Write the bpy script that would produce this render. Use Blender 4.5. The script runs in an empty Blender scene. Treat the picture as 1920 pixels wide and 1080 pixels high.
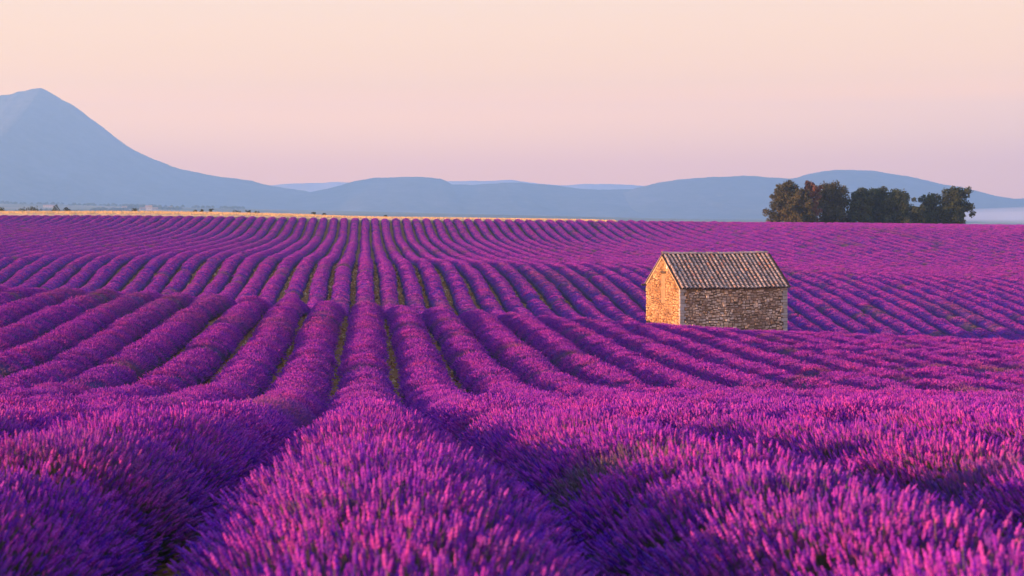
import bpy, bmesh, math, random
import numpy as np
from mathutils import Vector, Matrix

# ------------------------------------------------------------------ camera
R = math.radians
F = 2667.0                    # focal length in pixels of a 1920 wide frame (50 mm on a 36 mm sensor)
VX, HY = 684.0, 400.0         # where the row direction and the eye level meet the picture
sc = bpy.context.scene
COL = sc.collection
cam_d = bpy.data.cameras.new('camera')
cam = bpy.data.objects.new('camera', cam_d)
COL.objects.link(cam)
cam.location = (0, 0, 0)
cam.rotation_euler = (R(90), 0, 0)
cam_d.sensor_width = 36.0
cam_d.lens = 36.0 * F / 1920.0
cam_d.shift_x = (960 - VX) / 1920.0
cam_d.shift_y = -(540 - HY) / 1920.0
cam_d.clip_start = 0.3
cam_d.clip_end = 60000
cam_d.dof.use_dof = True
cam_d.dof.focus_distance = 45.0
cam_d.dof.aperture_fstop = 4.5
sc.camera = cam

# ------------------------------------------------------------------ sky, sun, exposure
SUN_EL, SUN_AZ = 5.6, 13.0     # elevation; degrees from due left towards the viewer
world = bpy.data.worlds.new('World')
sc.world = world
world.use_nodes = True
nt = world.node_tree
nt.nodes.clear()
wo = nt.nodes.new('ShaderNodeOutputWorld')
bg = nt.nodes.new('ShaderNodeBackground')
sky = nt.nodes.new('ShaderNodeTexSky')
sky.sky_type = 'NISHITA'
sky.sun_disc = False
sky.sun_elevation = R(SUN_EL)
sky.sun_rotation = R(-90 - SUN_AZ)
sky.altitude = 500
sky.ozone_density = 2.0
tc = nt.nodes.new('ShaderNodeTexCoord')
sep = nt.nodes.new('ShaderNodeSeparateXYZ')
nt.links.new(tc.outputs['Generated'], sep.inputs[0])
ramp = nt.nodes.new('ShaderNodeValToRGB')
els = ramp.color_ramp.elements
stops = [(0.0, (2.28, .86, .20)), (.034, (2.38, .93, .20)), (.054, (2.82, 1.22, .14)), (.068, (3.02, 1.31, .09)), (.078, (2.88, 1.25, .09)), (.09, (2.36, 1.14, .19)), (.1125, (1.96, 1.06, .31)), (.142, (1.64, 1.0, .46)), (.19, (1.32, .98, .7)),
         (.35, (.88, .92, 1.30)), (.75, (.42, .72, 1.75)), (1.0, (.36, .68, 1.8))]
els[0].position, els[0].color = stops[0][0], stops[0][1] + (1,)
els[1].position, els[1].color = stops[-1][0], stops[-1][1] + (1,)
for p, c in stops[1:-1]:
    e = els.new(p)
    e.color = c + (1,)
nt.links.new(sep.outputs['Z'], ramp.inputs[0])
skm = nt.nodes.new('ShaderNodeVectorMath')
skm.operation = 'SCALE'
skm.inputs['Scale'].default_value = 0.10
nt.links.new(sky.outputs[0], skm.inputs[0])
mr = nt.nodes.new('ShaderNodeMapRange')
mr.interpolation_type = 'SMOOTHSTEP'
mr.inputs['From Min'].default_value = 0.16
mr.inputs['From Max'].default_value = 0.7
mr.inputs['To Max'].default_value = 0.35
nt.links.new(sep.outputs['Z'], mr.inputs['Value'])
mx = nt.nodes.new('ShaderNodeMix')
mx.data_type = 'RGBA'
nt.links.new(mr.outputs[0], mx.inputs['Factor'])
nt.links.new(ramp.outputs[0], mx.inputs['A'])
nt.links.new(skm.outputs[0], mx.inputs['B'])
nt.links.new(mx.outputs['Result'], bg.inputs['Color'])
bg.inputs['Strength'].default_value = 0.45
nt.links.new(bg.outputs[0], wo.inputs[0])

sun_d = bpy.data.lights.new('sun', 'SUN')
sun = bpy.data.objects.new('sun', sun_d)
COL.objects.link(sun)
sun_d.energy = 5.0
sun_d.angle = R(0.6)
sun_d.color = (1.0, 0.50, 0.27)
sdir = Vector((-math.cos(R(SUN_AZ)) * math.cos(R(SUN_EL)), -math.sin(R(SUN_AZ)) * math.cos(R(SUN_EL)), math.sin(R(SUN_EL))))
sun.rotation_euler = sdir.to_track_quat('Z', 'Y').to_euler()
sun.location = (-60, -10, 30)

sc.view_settings.view_transform = 'Standard'
sc.view_settings.look = 'None'
sc.view_settings.exposure = 1.25
sc.view_settings.gamma = 1.0
sc.render.engine = 'CYCLES'
sc.cycles.max_bounces = 5
sc.cycles.diffuse_bounces = 3
sc.cycles.glossy_bounces = 2
sc.cycles.transmission_bounces = 3
sc.cycles.volume_bounces = 3
sc.cycles.transparent_max_bounces = 8

rng = np.random.default_rng(7)
random.seed(7)

# ------------------------------------------------------------------ helpers
def link(o, parent=None):
    COL.objects.link(o)
    if parent is not None:
        o.parent = parent
    return o

def empty(name, loc=(0, 0, 0), parent=None):
    o = bpy.data.objects.new(name, None)
    o.location = loc
    return link(o, parent)

def mesh_obj(name, verts, faces, mat=None, parent=None, smooth=False, linked=True):
    me = bpy.data.meshes.new(name)
    me.from_pydata([tuple(v) for v in verts] if not isinstance(verts, np.ndarray) else verts.tolist(), [], faces if not isinstance(faces, np.ndarray) else faces.tolist())
    me.update()
    if smooth:
        me.polygons.foreach_set('use_smooth', [True] * len(me.polygons))
    if mat is not None:
        me.materials.append(mat)
    o = bpy.data.objects.new(name, me)
    if linked:
        link(o, parent)
    return o

def fast_mesh(name, verts, quads, mat=None, smooth=True):
    """numpy verts (n,3) and quads (m,4)"""
    me = bpy.data.meshes.new(name)
    me.vertices.add(len(verts))
    me.vertices.foreach_set('co', np.asarray(verts, np.float32).ravel())
    m = len(quads)
    me.loops.add(m * 4)
    me.loops.foreach_set('vertex_index', np.asarray(quads, np.int32).ravel())
    me.polygons.add(m)
    me.polygons.foreach_set('loop_start', np.arange(0, m * 4, 4, dtype=np.int32))
    me.polygons.foreach_set('loop_total', np.full(m, 4, np.int32))
    me.update(calc_edges=True)
    me.validate()
    if smooth:
        me.polygons.foreach_set('use_smooth', np.ones(len(me.polygons), bool))
    if mat is not None:
        me.materials.append(mat)
    return me

def tag(o, label=None, cat=None, group=None, kind=None):
    if label: o['label'] = label
    if cat: o['category'] = cat
    if group: o['group'] = group
    if kind: o['kind'] = kind
    return o

def grid_quads(n, m):
    i = np.arange((n - 1) * (m - 1))
    a = (i // (m - 1)) * m + i % (m - 1)
    return np.stack([a, a + 1, a + m + 1, a + m], 1)

class NT:
    def __init__(self, name, rough=0.9):
        self.m = bpy.data.materials.new(name)
        self.m.use_nodes = True
        self.t = self.m.node_tree
        self.b = self.t.nodes['Principled BSDF']
        self.out = self.t.nodes['Material Output']
        self.b.inputs['Roughness'].default_value = rough
        self.b.inputs['Specular IOR Level'].default_value = 0.2
    def n(self, typ, **kw):
        nd = self.t.nodes.new(typ)
        for k, v in kw.items():
            setattr(nd, k, v)
        return nd
    def l(self, a, b):
        self.t.links.new(a, b)
    def noise(self, scale, detail=4, rough=.55, coord=None, dist=0.0):
        nd = self.n('ShaderNodeTexNoise')
        nd.inputs['Scale'].default_value = scale
        nd.inputs['Detail'].default_value = detail
        nd.inputs['Roughness'].default_value = rough
        nd.inputs['Distortion'].default_value = dist
        if coord is not None:
            self.l(coord, nd.inputs['Vector'])
        return nd
    def ramp(self, fac, stops):
        nd = self.n('ShaderNodeValToRGB')
        e = nd.color_ramp.elements
        while len(e) < len(stops):
            e.new(0.5)
        for i, (p, c) in enumerate(stops):
            e[i].position = p
            e[i].color = tuple(c) + (1,)
        self.l(fac, nd.inputs[0])
        return nd.outputs[0]
    def mix(self, fac, a, b, blend='MIX'):
        nd = self.n('ShaderNodeMix', data_type='RGBA', blend_type=blend)
        for v, s in ((fac, 'Factor'), (a, 'A'), (b, 'B')):
            if isinstance(v, (int, float)):
                nd.inputs[s].default_value = v
            elif isinstance(v, tuple):
                nd.inputs[s].default_value = v + (1,)
            else:
                self.l(v, nd.inputs[s])
        return nd.outputs['Result']
    def attr(self, name, typ='GEOMETRY'):
        nd = self.n('ShaderNodeAttribute', attribute_type=typ)
        nd.attribute_name = name
        return nd
    def pos(self):
        return self.n('ShaderNodeNewGeometry').outputs['Position']
    def bump(self, h, strength=.4, dist=.05):
        nd = self.n('ShaderNodeBump')
        nd.inputs['Strength'].default_value = strength
        nd.inputs['Distance'].default_value = dist
        self.l(h, nd.inputs['Height'])
        self.l(nd.outputs[0], self.b.inputs['Normal'])
    def col(self, c):
        if isinstance(c, tuple):
            self.b.inputs['Base Color'].default_value = c + (1,)
        else:
            self.l(c, self.b.inputs['Base Color'])
    def translucent(self, c, fac):
        tr = self.n('ShaderNodeBsdfTranslucent')
        if isinstance(c, tuple): tr.inputs[0].default_value = c + (1,)
        else: self.l(c, tr.inputs[0])
        ms = self.n('ShaderNodeMixShader')
        ms.inputs[0].default_value = fac
        self.l(self.b.outputs[0], ms.inputs[1])
        self.l(tr.outputs[0], ms.inputs[2])
        self.l(ms.outputs[0], self.out.inputs['Surface'])

# ------------------------------------------------------------------ terrain
def pchip(x, y, q):
    x = np.asarray(x, float); y = np.asarray(y, float); q = np.asarray(q, float)
    h = np.diff(x); dl = np.diff(y) / h
    m = np.zeros_like(y)
    for i in range(1, len(x) - 1):
        if dl[i - 1] * dl[i] > 0:
            w1, w2 = 2 * h[i] + h[i - 1], h[i] + 2 * h[i - 1]
            m[i] = (w1 + w2) / (w1 / dl[i - 1] + w2 / dl[i])
    m[0], m[-1] = dl[0], dl[-1]
    qc = np.clip(q, x[0], x[-1])
    i = np.clip(np.searchsorted(x, qc) - 1, 0, len(x) - 2)
    t = (qc - x[i]) / h[i]
    return ((2*t**3 - 3*t**2 + 1) * y[i] + (t**3 - 2*t**2 + t) * h[i] * m[i] + (-2*t**3 + 3*t**2) * y[i+1] + (t**3 - t**2) * h[i] * m[i+1])

ROW_H = 0.72      # height of the lavender above the soil
NEAR = {-30: -0.9, 0: .72, 4: .95, 7: 1.2, 11.5: 1.69, 17: 2.33, 22: 2.98}
FAR_TAIL = {400: 4.5, 700: 17, 1100: 24}
PROF = {
    -45: {**NEAR, **{31: 3.85, 37: 4.0, 46: 3.75, 56: 3.3, 66.5: 2.95, 72: 3.3, 80: 4.5, 90: 5.8, 100: 6.3, 110: 6.4, 121: 5.8, 129: 4.9, 136: 4.3, 150: 3.9, 170: 3.4, 194: 2.75, 215: 2.25, 232: 1.55, 247: .42, 262: .28, 310: -.37}},
    -18: {**NEAR, **{31: 3.92, 37: 4.2, 46: 4.1, 56: 3.75, 66.5: 3.5, 72: 3.85, 80: 5.0, 90: 6.2, 100: 6.8, 110: 6.8, 121: 6.1, 129: 4.95, 136: 4.15, 145: 3.95, 171: 3.85, 190: 3.75, 208: 3.45, 225: 2.55, 240: 1.2, 248: .66, 262: .6, 310: .15}},
    0: {**NEAR, **{31: 3.95, 37: 4.35, 46: 4.5, 56: 4.4, 62: 4.3, 66.5: 4.3, 72: 4.7, 80: 5.8, 90: 6.4, 101: 6.1, 112: 4.95, 122: 4.42, 131: 4.25, 140: 4.42, 152: 4.62, 165: 4.6, 180: 4.4, 200: 4.15, 213: 3.95, 228: 3.2, 240: 2.0, 250: .9, 262: .95, 310: .78}},
    20: {**NEAR, **{31: 4.08, 37: 4.6, 46: 5.1, 56: 5.38, 66.5: 5.64, 72: 6.0, 80: 7.0, 90: 7.5, 101: 7.2, 112: 6.05, 122: 5.25, 133: 4.8, 145: 4.85, 165: 4.92, 182: 4.72, 200: 4.48, 218: 3.95, 232: 2.9, 245: 1.35, 252: 1.0, 262: 1.05, 310: 1.08}},
    36: {**NEAR, **{31: 4.2, 37: 4.8, 46: 5.5, 56: 5.9, 66.5: 6.2, 72: 6.6, 80: 7.9, 90: 8.9, 99: 8.7, 106: 7.9, 114: 6.8, 122: 6.0, 133: 5.3, 145: 5.25, 165: 5.2, 182: 5.0, 200: 4.75, 218: 4.2, 232: 3.0, 245: 1.5, 252: 1.15, 262: 1.2, 310: 1.3}},
    70: {**NEAR, **{31: 4.3, 37: 5.0, 46: 5.9, 56: 6.5, 66.5: 7.0, 72: 7.4, 80: 8.6, 90: 9.5, 99: 9.3, 106: 8.6, 114: 7.7, 122: 6.9, 133: 6.2, 145: 6.0, 155: 5.8, 166: 5.3, 177: 4.6, 188: 3.8, 199: 2.98, 210: 2.3, 222: 1.85, 235: 1.65, 252: 1.58, 262: 1.6, 310: 2.0}},
    115: {**NEAR, **{31: 4.3, 37: 5.0, 46: 6.0, 56: 6.8, 66.5: 7.4, 72: 7.9, 80: 8.8, 90: 9.4, 101: 9.2, 112: 8.4, 122: 7.5, 133: 6.7, 145: 6.3, 155: 6.0, 166: 5.4, 177: 4.7, 188: 3.9, 199: 3.15, 210: 2.6, 222: 2.25, 235: 2.1, 252: 2.05, 262: 2.05, 310: 2.5}},
}
XN = np.array(sorted(PROF))
DG = np.concatenate([np.arange(-30, 330, .5), np.arange(330, 1101, 5.)])
TAB = np.stack([pchip(sorted({**PROF[x], **FAR_TAIL}), [({**PROF[x], **FAR_TAIL})[k] for k in sorted({**PROF[x], **FAR_TAIL})], DG) for x in XN])   # (nX, nD)
# extend across X with smooth interpolation
XG = np.arange(-120, 200.1, 2.0)
TABX = np.stack([pchip(XN, TAB[:, j], XG) for j in range(len(DG))], 1)
# soften the kinks along the row direction a little
ker = np.hanning(13); ker /= ker.sum()
pad = 6
TABX[:, :720] = np.stack([np.convolve(np.pad(r[:720], pad, mode='edge'), ker, 'valid') for r in TABX])

def ground_z(X, D):
    """height of the soil (camera at 0) for arrays X, D"""
    X = np.asarray(X, float); D = np.asarray(D, float)
    xs = np.clip(X, XG[0], XG[-1] - 1e-6)
    i = np.clip(((xs - XG[0]) / 2.0).astype(int), 0, len(XG) - 2)
    tx = (xs - XG[i]) / 2.0
    ds = np.clip(D, DG[0], DG[-1] - 1e-6)
    j = np.clip(np.searchsorted(DG, ds, side='right') - 1, 0, len(DG) - 2)
    td = (ds - DG[j]) / (DG[j + 1] - DG[j])
    v = (TABX[i, j] * (1 - tx) + TABX[i + 1, j] * tx) * (1 - td) + (TABX[i, j + 1] * (1 - tx) + TABX[i + 1, j + 1] * tx) * td
    z = -v - ROW_H
    far = np.clip((D - 1100) / 3000.0, 0, 1)
    # the plain beyond: rises gently on the left towards the mountain foot
    lift = 60 * far * far * (3 - 2 * far) * np.clip(.5 - X / 2600.0, 0.12, 1.0)
    return z + lift

S = 1.8           # distance between rows
FIELD_END = 251.0

def gz(x, d):
    return float(ground_z(np.array([x]), np.array([d]))[0])

# ------------------------------------------------------------------ materials
def mat_flower(name, head, tipc, lo):
    M = NT(name, .75)
    tint = M.attr('tint', 'INSTANCER')
    ad = M.n('ShaderNodeMath', operation='ADD')
    M.l(M.n('ShaderNodeObjectInfo').outputs['Random'], ad.inputs[0]); M.l(M.attr('spike').outputs['Fac'], ad.inputs[1])
    fr = M.n('ShaderNodeMath', operation='FRACT'); M.l(ad.outputs[0], fr.inputs[0])
    rnd = fr.outputs[0]
    part = M.attr('shade')           # 0 stem base .. 1 flower tip, per-vertex
    base = M.ramp(rnd, [(0, lo), (.28, head), (.6, tuple(.6 * a + .4 * b for a, b in zip(head, tipc))), (1, tipc)])
    hue = M.attr('hue', 'INSTANCER')
    base = M.mix(hue.outputs['Fac'], base, M.mix(1.0, base, (1.45, 1.25, .80), 'MULTIPLY'))
    pale = M.mix(tint.outputs['Fac'], base, (.13, .12, .06))
    green = M.ramp(rnd, [(0, (.07, .10, .03)), (1, (.17, .17, .05))])
    c = M.mix(part.outputs['Fac'], green, pale)
    M.col(c)
    M.translucent(c, .22)
    return M.m

m_flower = mat_flower('lavender_flowers', (.27, .020, .46), (.54, .065, .51), (.11, .008, .40))

M = NT('lavender_foliage', .85)
p = M.pos()
n1 = M.noise(9, 4, .6, p)
n2 = M.noise(45, 3, .6, p)
leaf = M.ramp(n1.outputs['Fac'], [(.3, (.050, .036, .020)), (.7, (.105, .078, .038))])
bloomc = M.ramp(n2.outputs['Fac'], [(.3, (.065, .006, .24)), (.7, (.21, .018, .38))])
weakc = M.ramp(n2.outputs['Fac'], [(.3, (.07, .065, .04)), (.7, (.18, .09, .12))])
at = M.attr('bloom')
sp = M.n('ShaderNodeSeparateXYZ')
M.l(at.outputs['Vector'], sp.inputs[0])
c = M.mix(sp.outputs['Y'], bloomc, weakc)
c = M.mix(sp.outputs['X'], leaf, c)
M.col(c)
M.bump(n2.outputs['Fac'], .9, .08)
m_foliage = M.m

M = NT('soil', .95)
p = M.pos()
a = M.noise(.7, 5, .6, p)
b = M.noise(14, 5, .7, p)
v = M.n('ShaderNodeTexVoronoi'); v.inputs['Scale'].default_value = 11; M.l(p, v.inputs['Vector'])
c1 = M.ramp(b.outputs['Fac'], [(.3, (.20, .060, .013)), (.55, (.44, .165, .045)), (.75, (.68, .34, .12))])
c2 = M.ramp(b.outputs['Fac'], [(.3, (.18, .065, .013)), (.7, (.42, .18, .05))])
mask = M.ramp(a.outputs['Fac'], [(.45, (0, 0, 0)), (.65, (1, 1, 1))])
near = M.mix(mask, c1, c2)
# far plain: patchwork of stubble, pasture and woodland beyond the brow
sx = M.n('ShaderNodeSeparateXYZ'); M.l(p, sx.inputs[0])
f = M.n('ShaderNodeMapRange'); f.inputs['From Min'].default_value = 320; f.inputs['From Max'].default_value = 380; M.l(sx.outputs['Y'], f.inputs['Value'])
v2 = M.n('ShaderNodeTexVoronoi'); v2.inputs['Scale'].default_value = .006; M.l(p, v2.inputs['Vector'])
c3 = M.ramp(v2.outputs['Color'], [(.2, (.05, .07, .03)), (.5, (.14, .14, .06)), (.8, (.30, .24, .12))])
M.col(M.mix(f.outputs[0], near, c3))
M.bump(b.outputs['Fac'], .8, .06)
m_soil = M.m

M = NT('ripe_wheat', .9)
p = M.pos()
b = M.noise(3.0, 5, .7, p)
M.col(M.ramp(b.outputs['Fac'], [(.3, (.60, .40, .17)), (.7, (.78, .55, .26))]))
m_wheat = M.m
M = NT('dry_grass', .9)
p = M.pos()
b = M.noise(2.0, 5, .7, p)
M.col(M.ramp(b.outputs['Fac'], [(.35, (.13, .11, .04)), (.65, (.28, .21, .09))]))
m_grass = M.m

# ------------------------------------------------------------------ ground
def axis(core0, core1, step, out0, out1, g=1.18):
    c = list(np.arange(core0, core1 + 1e-6, step))
    s = step; x = core1
    while x < out1:
        s *= g; x += s; c.append(min(x, out1))
    s = step; x = core0; lo = []
    while x > out0:
        s *= g; x -= s; lo.append(max(x, out0))
    return np.array(lo[::-1] + c)
gd = axis(-14, 340, 1.0, -60, 8000, 1.15)
gx = axis(-80, 130, 2.0, -2250, 4250, 1.2)
DD, XX = np.meshgrid(gd, gx, indexing='ij')
ZZ = ground_z(XX, DD)
me = fast_mesh('ground', np.stack([XX, DD, ZZ], -1).reshape(-1, 3), grid_quads(len(gd), len(gx))[:, ::-1], m_soil)
tag(link(bpy.data.objects.new('ground', me)), 'brown stony soil and far plain under the lavender', kind='structure')

def strip(name, d0, d1, x0, x1, nd, nx, h, mat, jitter, seed):
    """a standing crop: closed slab of height h with ragged top following the land"""
    r = np.random.default_rng(seed)
    ds = np.linspace(d0, d1, nd); xs = np.linspace(x0, x1, nx)
    D2, X2 = np.meshgrid(ds, xs, indexing='ij')
    z = ground_z(X2, D2)
    top = z + h + r.normal(0, jitter, z.shape)
    top[0] = z[0] - .05; top[-1] = z[-1] - .05; top[:, 0] = z[:, 0] - .05; top[:, -1] = z[:, -1] - .05
    D2[0] += .02; 
    me = fast_mesh(name, np.stack([X2, D2, top], -1).reshape(-1, 3), grid_quads(nd, nx)[:, ::-1], mat, smooth=False)
    return link(bpy.data.objects.new(name, me))
o = strip('grass_verge', 252.0, 279.0, -90, 130, 30, 520, .28, m_grass, .07, 3)
verge = tag(o, 'dry olive grass verge between the lavender and the wheat', kind='structure')
o = strip('wheat_field', 279.5, 325.0, -95, 50, 60, 300, .55, m_wheat, .06, 4)
tag(o, 'golden ripe wheat field along the brow behind the lavender', kind='structure')
def spears(name, n, x0, x1, d0, d1, h, w, mat, seed, parent, bias=1.0):
    r = np.random.default_rng(seed)
    X = r.uniform(x0, x1, n); D = d0 + (d1 - d0) * r.random(n) ** bias
    Z = ground_z(X, D); H = h * r.uniform(.75, 1.15, n); A = r.uniform(0, 6.283, n); W_ = w * r.uniform(.6, 1.3, n)
    lx, ld = r.normal(0, .12, n) * h, r.normal(0, .12, n) * h
    V = np.zeros((n, 7, 3))
    for q in range(3):
        a = A + q * 2.094
        V[:, q] = np.stack([X + np.cos(a) * W_ * .5, D + np.sin(a) * W_ * .5, Z - .02], 1)
        V[:, 3 + q] = np.stack([X + lx * .6 + np.cos(a) * W_, D + ld * .6 + np.sin(a) * W_, Z + H * .8], 1)
    V[:, 6] = np.stack([X + lx, D + ld, Z + H], 1)
    base = (np.arange(n) * 7)[:, None]
    q4 = np.array([[0, 1, 4, 3], [1, 2, 5, 4], [2, 0, 3, 5]]); t3 = np.array([[3, 4, 6], [4, 5, 6], [5, 3, 6]])
    faces = np.concatenate([(base[:, :, None] + q4[None]).reshape(-1, 4)]).tolist() + (base[:, :, None] + t3[None]).reshape(-1, 3).tolist()
    ob = mesh_obj(name, V.reshape(-1, 3), faces, mat, parent); ob['kind'] = 'stuff'
    return ob
spears('grass_blades', 9000, -90, 66, 252.5, 279, .38, .05, m_grass, 22, verge)
spears('wheat_stalks', 22000, -95, 50, 280.5, 324, .88, .07, m_wheat, 21, o)


# ------------------------------------------------------------------ lavender
def build_tuft(name, seed, n, rad, length, head_l, head_r, sides, rings, stem_sides, spread):
    """a sprig bundle: n flower spikes on stems, fanning from the origin along +Z"""
    r = random.Random(seed)
    V, Fc, sh, spk = [], [], [], []
    for k in range(n):
        a = r.uniform(0, 6.283); q = rad * math.sqrt(r.random())
        b0 = Vector((math.cos(a) * q, math.sin(a) * q, 0))
        L = length * r.uniform(.72, 1.12)
        tip = b0 + Vector((math.cos(a) * q * spread + r.gauss(0, .13) * L, math.sin(a) * q * spread + r.gauss(0, .13) * L, L))
        ax = (tip - b0).normalized()
        u = ax.orthogonal().normalized(); w = ax.cross(u)
        hl = head_l * r.uniform(.75, 1.25)
        if stem_sides:
            sr = head_r * .17
            i0 = len(V)
            for z0, t in ((0, b0), (1, tip - ax * hl * .9)):
                for s in range(stem_sides):
                    an = 6.283 * s / stem_sides
                    V.append(t + (u * math.cos(an) + w * math.sin(an)) * sr); sh.append(0.0 if z0 == 0 else .15)
            for s in range(stem_sides):
                Fc.append((i0 + s, i0 + (s + 1) % stem_sides, i0 + stem_sides + (s + 1) % stem_sides, i0 + stem_sides + s))
        hr = head_r * r.uniform(.8, 1.2)
        i0 = len(V)
        base = tip - ax * hl
        V.append(base); sh.append(.75)
        for g in range(rings):
            t = (g + .5) / rings
            env = math.sin(math.pi * min(1, .16 + t * .80)) ** .7
            rr = hr * env * (1.0 if g % 2 == 0 or rings < 4 else .62)
            for s in range(sides):
                an = 6.283 * (s + .5 * (g % 2)) / sides
                V.append(base + ax * hl * (t + r.uniform(-.04, .04)) + (u * math.cos(an) + w * math.sin(an)) * rr * r.uniform(.8, 1.2)); sh.append(1.0)
        V.append(tip); sh.append(1.0)
        for s in range(sides):
            Fc.append((i0, i0 + 1 + (s + 1) % sides, i0 + 1 + s))
            for g in range(rings - 1):
                p0 = i0 + 1 + g * sides
                Fc.append((p0 + s, p0 + (s + 1) % sides, p0 + sides + (s + 1) % sides, p0 + sides + s))
            p0 = i0 + 1 + (rings - 1) * sides
            Fc.append((p0 + s, p0 + (s + 1) % sides, len(V) - 1))
        spk += [r.random()] * (len(V) - len(spk))
    o = mesh_obj(name, V, Fc, m_flower, linked=False, smooth=False)
    at = o.data.attributes.new('shade', 'FLOAT', 'POINT')
    at.data.foreach_set('value', np.array(sh, np.float32))
    at = o.data.attributes.new('spike', 'FLOAT', 'POINT')
    at.data.foreach_set('value', np.array(spk, np.float32))
    return o

NV = 5
LODS = []
LODS.append([build_tuft('lavender_sprig', 100 + i, 15, .08, .30, .046, .0071, 5, 7, 3, 1.0) for i in range(NV)])
LODS.append([build_tuft('lavender_sprig', 200 + i, 14, .095, .28, .052, .0080, 4, 3, 0, 1.0) for i in range(NV)])
LODS.append([build_tuft('lavender_sprig', 300 + i, 11, .12, .195, .075, .0125, 3, 2, 0, .9) for i in range(NV)])
LODS.append([build_tuft('lavender_sprig', 400 + i, 10, .12, .13, .085, .021, 3, 1, 0, .8) for i in range(NV)])

def make_group(lod):
    g = bpy.data.node_groups.new('spikes_on_bush', 'GeometryNodeTree')
    g.interface.new_socket('Geometry', in_out='INPUT', socket_type='NodeSocketGeometry')
    g.interface.new_socket('Geometry', in_out='OUTPUT', socket_type='NodeSocketGeometry')
    N = g.nodes.new; L = g.links.new
    gi = N('NodeGroupInput'); go = N('NodeGroupOutput')
    joinall = N('GeometryNodeJoinGeometry')
    for li, protos in enumerate(lod):
        sel = N('GeometryNodeInputNamedAttribute'); sel.data_type = 'INT'; sel.inputs['Name'].default_value = 'lod'
        cmp_ = N('FunctionNodeCompare'); cmp_.data_type = 'INT'; cmp_.operation = 'EQUAL'
        L(sel.outputs[0], cmp_.inputs[2]); cmp_.inputs[3].default_value = li
        jn = N('GeometryNodeJoinGeometry')
        for pobj in protos:
            oi = N('GeometryNodeObjectInfo'); oi.inputs['Object'].default_value = pobj
            oi.inputs['As Instance'].default_value = True
            L(oi.outputs['Geometry'], jn.inputs[0])
        iop = N('GeometryNodeInstanceOnPoints')
        iop.inputs['Pick Instance'].default_value = True
        L(gi.outputs[0], iop.inputs['Points'])
        L(cmp_.outputs[0], iop.inputs['Selection'])
        L(jn.outputs[0], iop.inputs['Instance'])
        va = N('GeometryNodeInputNamedAttribute'); va.data_type = 'INT'; va.inputs['Name'].default_value = 'variant'
        L(va.outputs[0], iop.inputs['Instance Index'])
        ax = N('GeometryNodeInputNamedAttribute'); ax.data_type = 'FLOAT_VECTOR'; ax.inputs['Name'].default_value = 'axis'
        al = N('FunctionNodeAlignRotationToVector'); al.axis = 'Z'
        L(ax.outputs[0], al.inputs['Vector'])
        L(al.outputs[0], iop.inputs['Rotation'])
        scn = N('GeometryNodeInputNamedAttribute'); scn.data_type = 'FLOAT'; scn.inputs['Name'].default_value = 'size'
        L(scn.outputs[0], iop.inputs['Scale'])
        sp_ = N('GeometryNodeInputNamedAttribute'); sp_.data_type = 'FLOAT'; sp_.inputs['Name'].default_value = 'spin'
        cx = N('ShaderNodeCombineXYZ'); L(sp_.outputs[0], cx.inputs['Z'])
        ri = N('GeometryNodeRotateInstances'); L(iop.outputs[0], ri.inputs['Instances']); L(cx.outputs[0], ri.inputs['Rotation'])
        ri.inputs['Local Space'].default_value = True
        L(ri.outputs[0], joinall.inputs[0])
    L(joinall.outputs[0], go.inputs[0])
    return g
GROUP = make_group(LODS)

BARN_C = np.array([23.5, 95.2])    # barn centre, kept free of lavender
def in_barn(X, D):
    a = R(12)
    dx, dd = X - BARN_C[0], D - BARN_C[1]
    u = dx * math.cos(a) + dd * math.sin(a); v = -dx * math.sin(a) + dd * math.cos(a)
    return (np.abs(u) < 4.6) & (np.abs(v) < 3.6)

def xlim(D, margin):
    return ((0 - VX) / F * D - margin, (1920 - VX) / F * D + margin)

# large patches where the bloom is weaker, shared by neighbouring rows
patch = rng.uniform(0, 1, (60, 60))
def patchy(X, D):
    u = (np.asarray(X) + 80) / 6.0; v = (np.asarray(D) + 10) / 11.0
    i = np.floor(u).astype(int) % 59; j = np.floor(v).astype(int) % 59
    tu = u - np.floor(u); tv = v - np.floor(v)
    tu = tu * tu * (3 - 2 * tu); tv = tv * tv * (3 - 2 * tv)
    return (patch[i, j] * (1 - tu) + patch[i + 1, j] * tu) * (1 - tv) + (patch[i, j + 1] * (1 - tu) + patch[i + 1, j + 1] * tu) * tv

def lod_blend(D):       # 0 near .. 1 far: how much of the outline the solid bush fills
    return np.clip((D - 8) / 80.0, 0, 1) ** .7

def ordinal(n):
    if 10 <= n % 100 <= 20: return f'{n}th'
    return f'{n}' + {1: 'st', 2: 'nd', 3: 'rd'}.get(n % 10, 'th')

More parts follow.
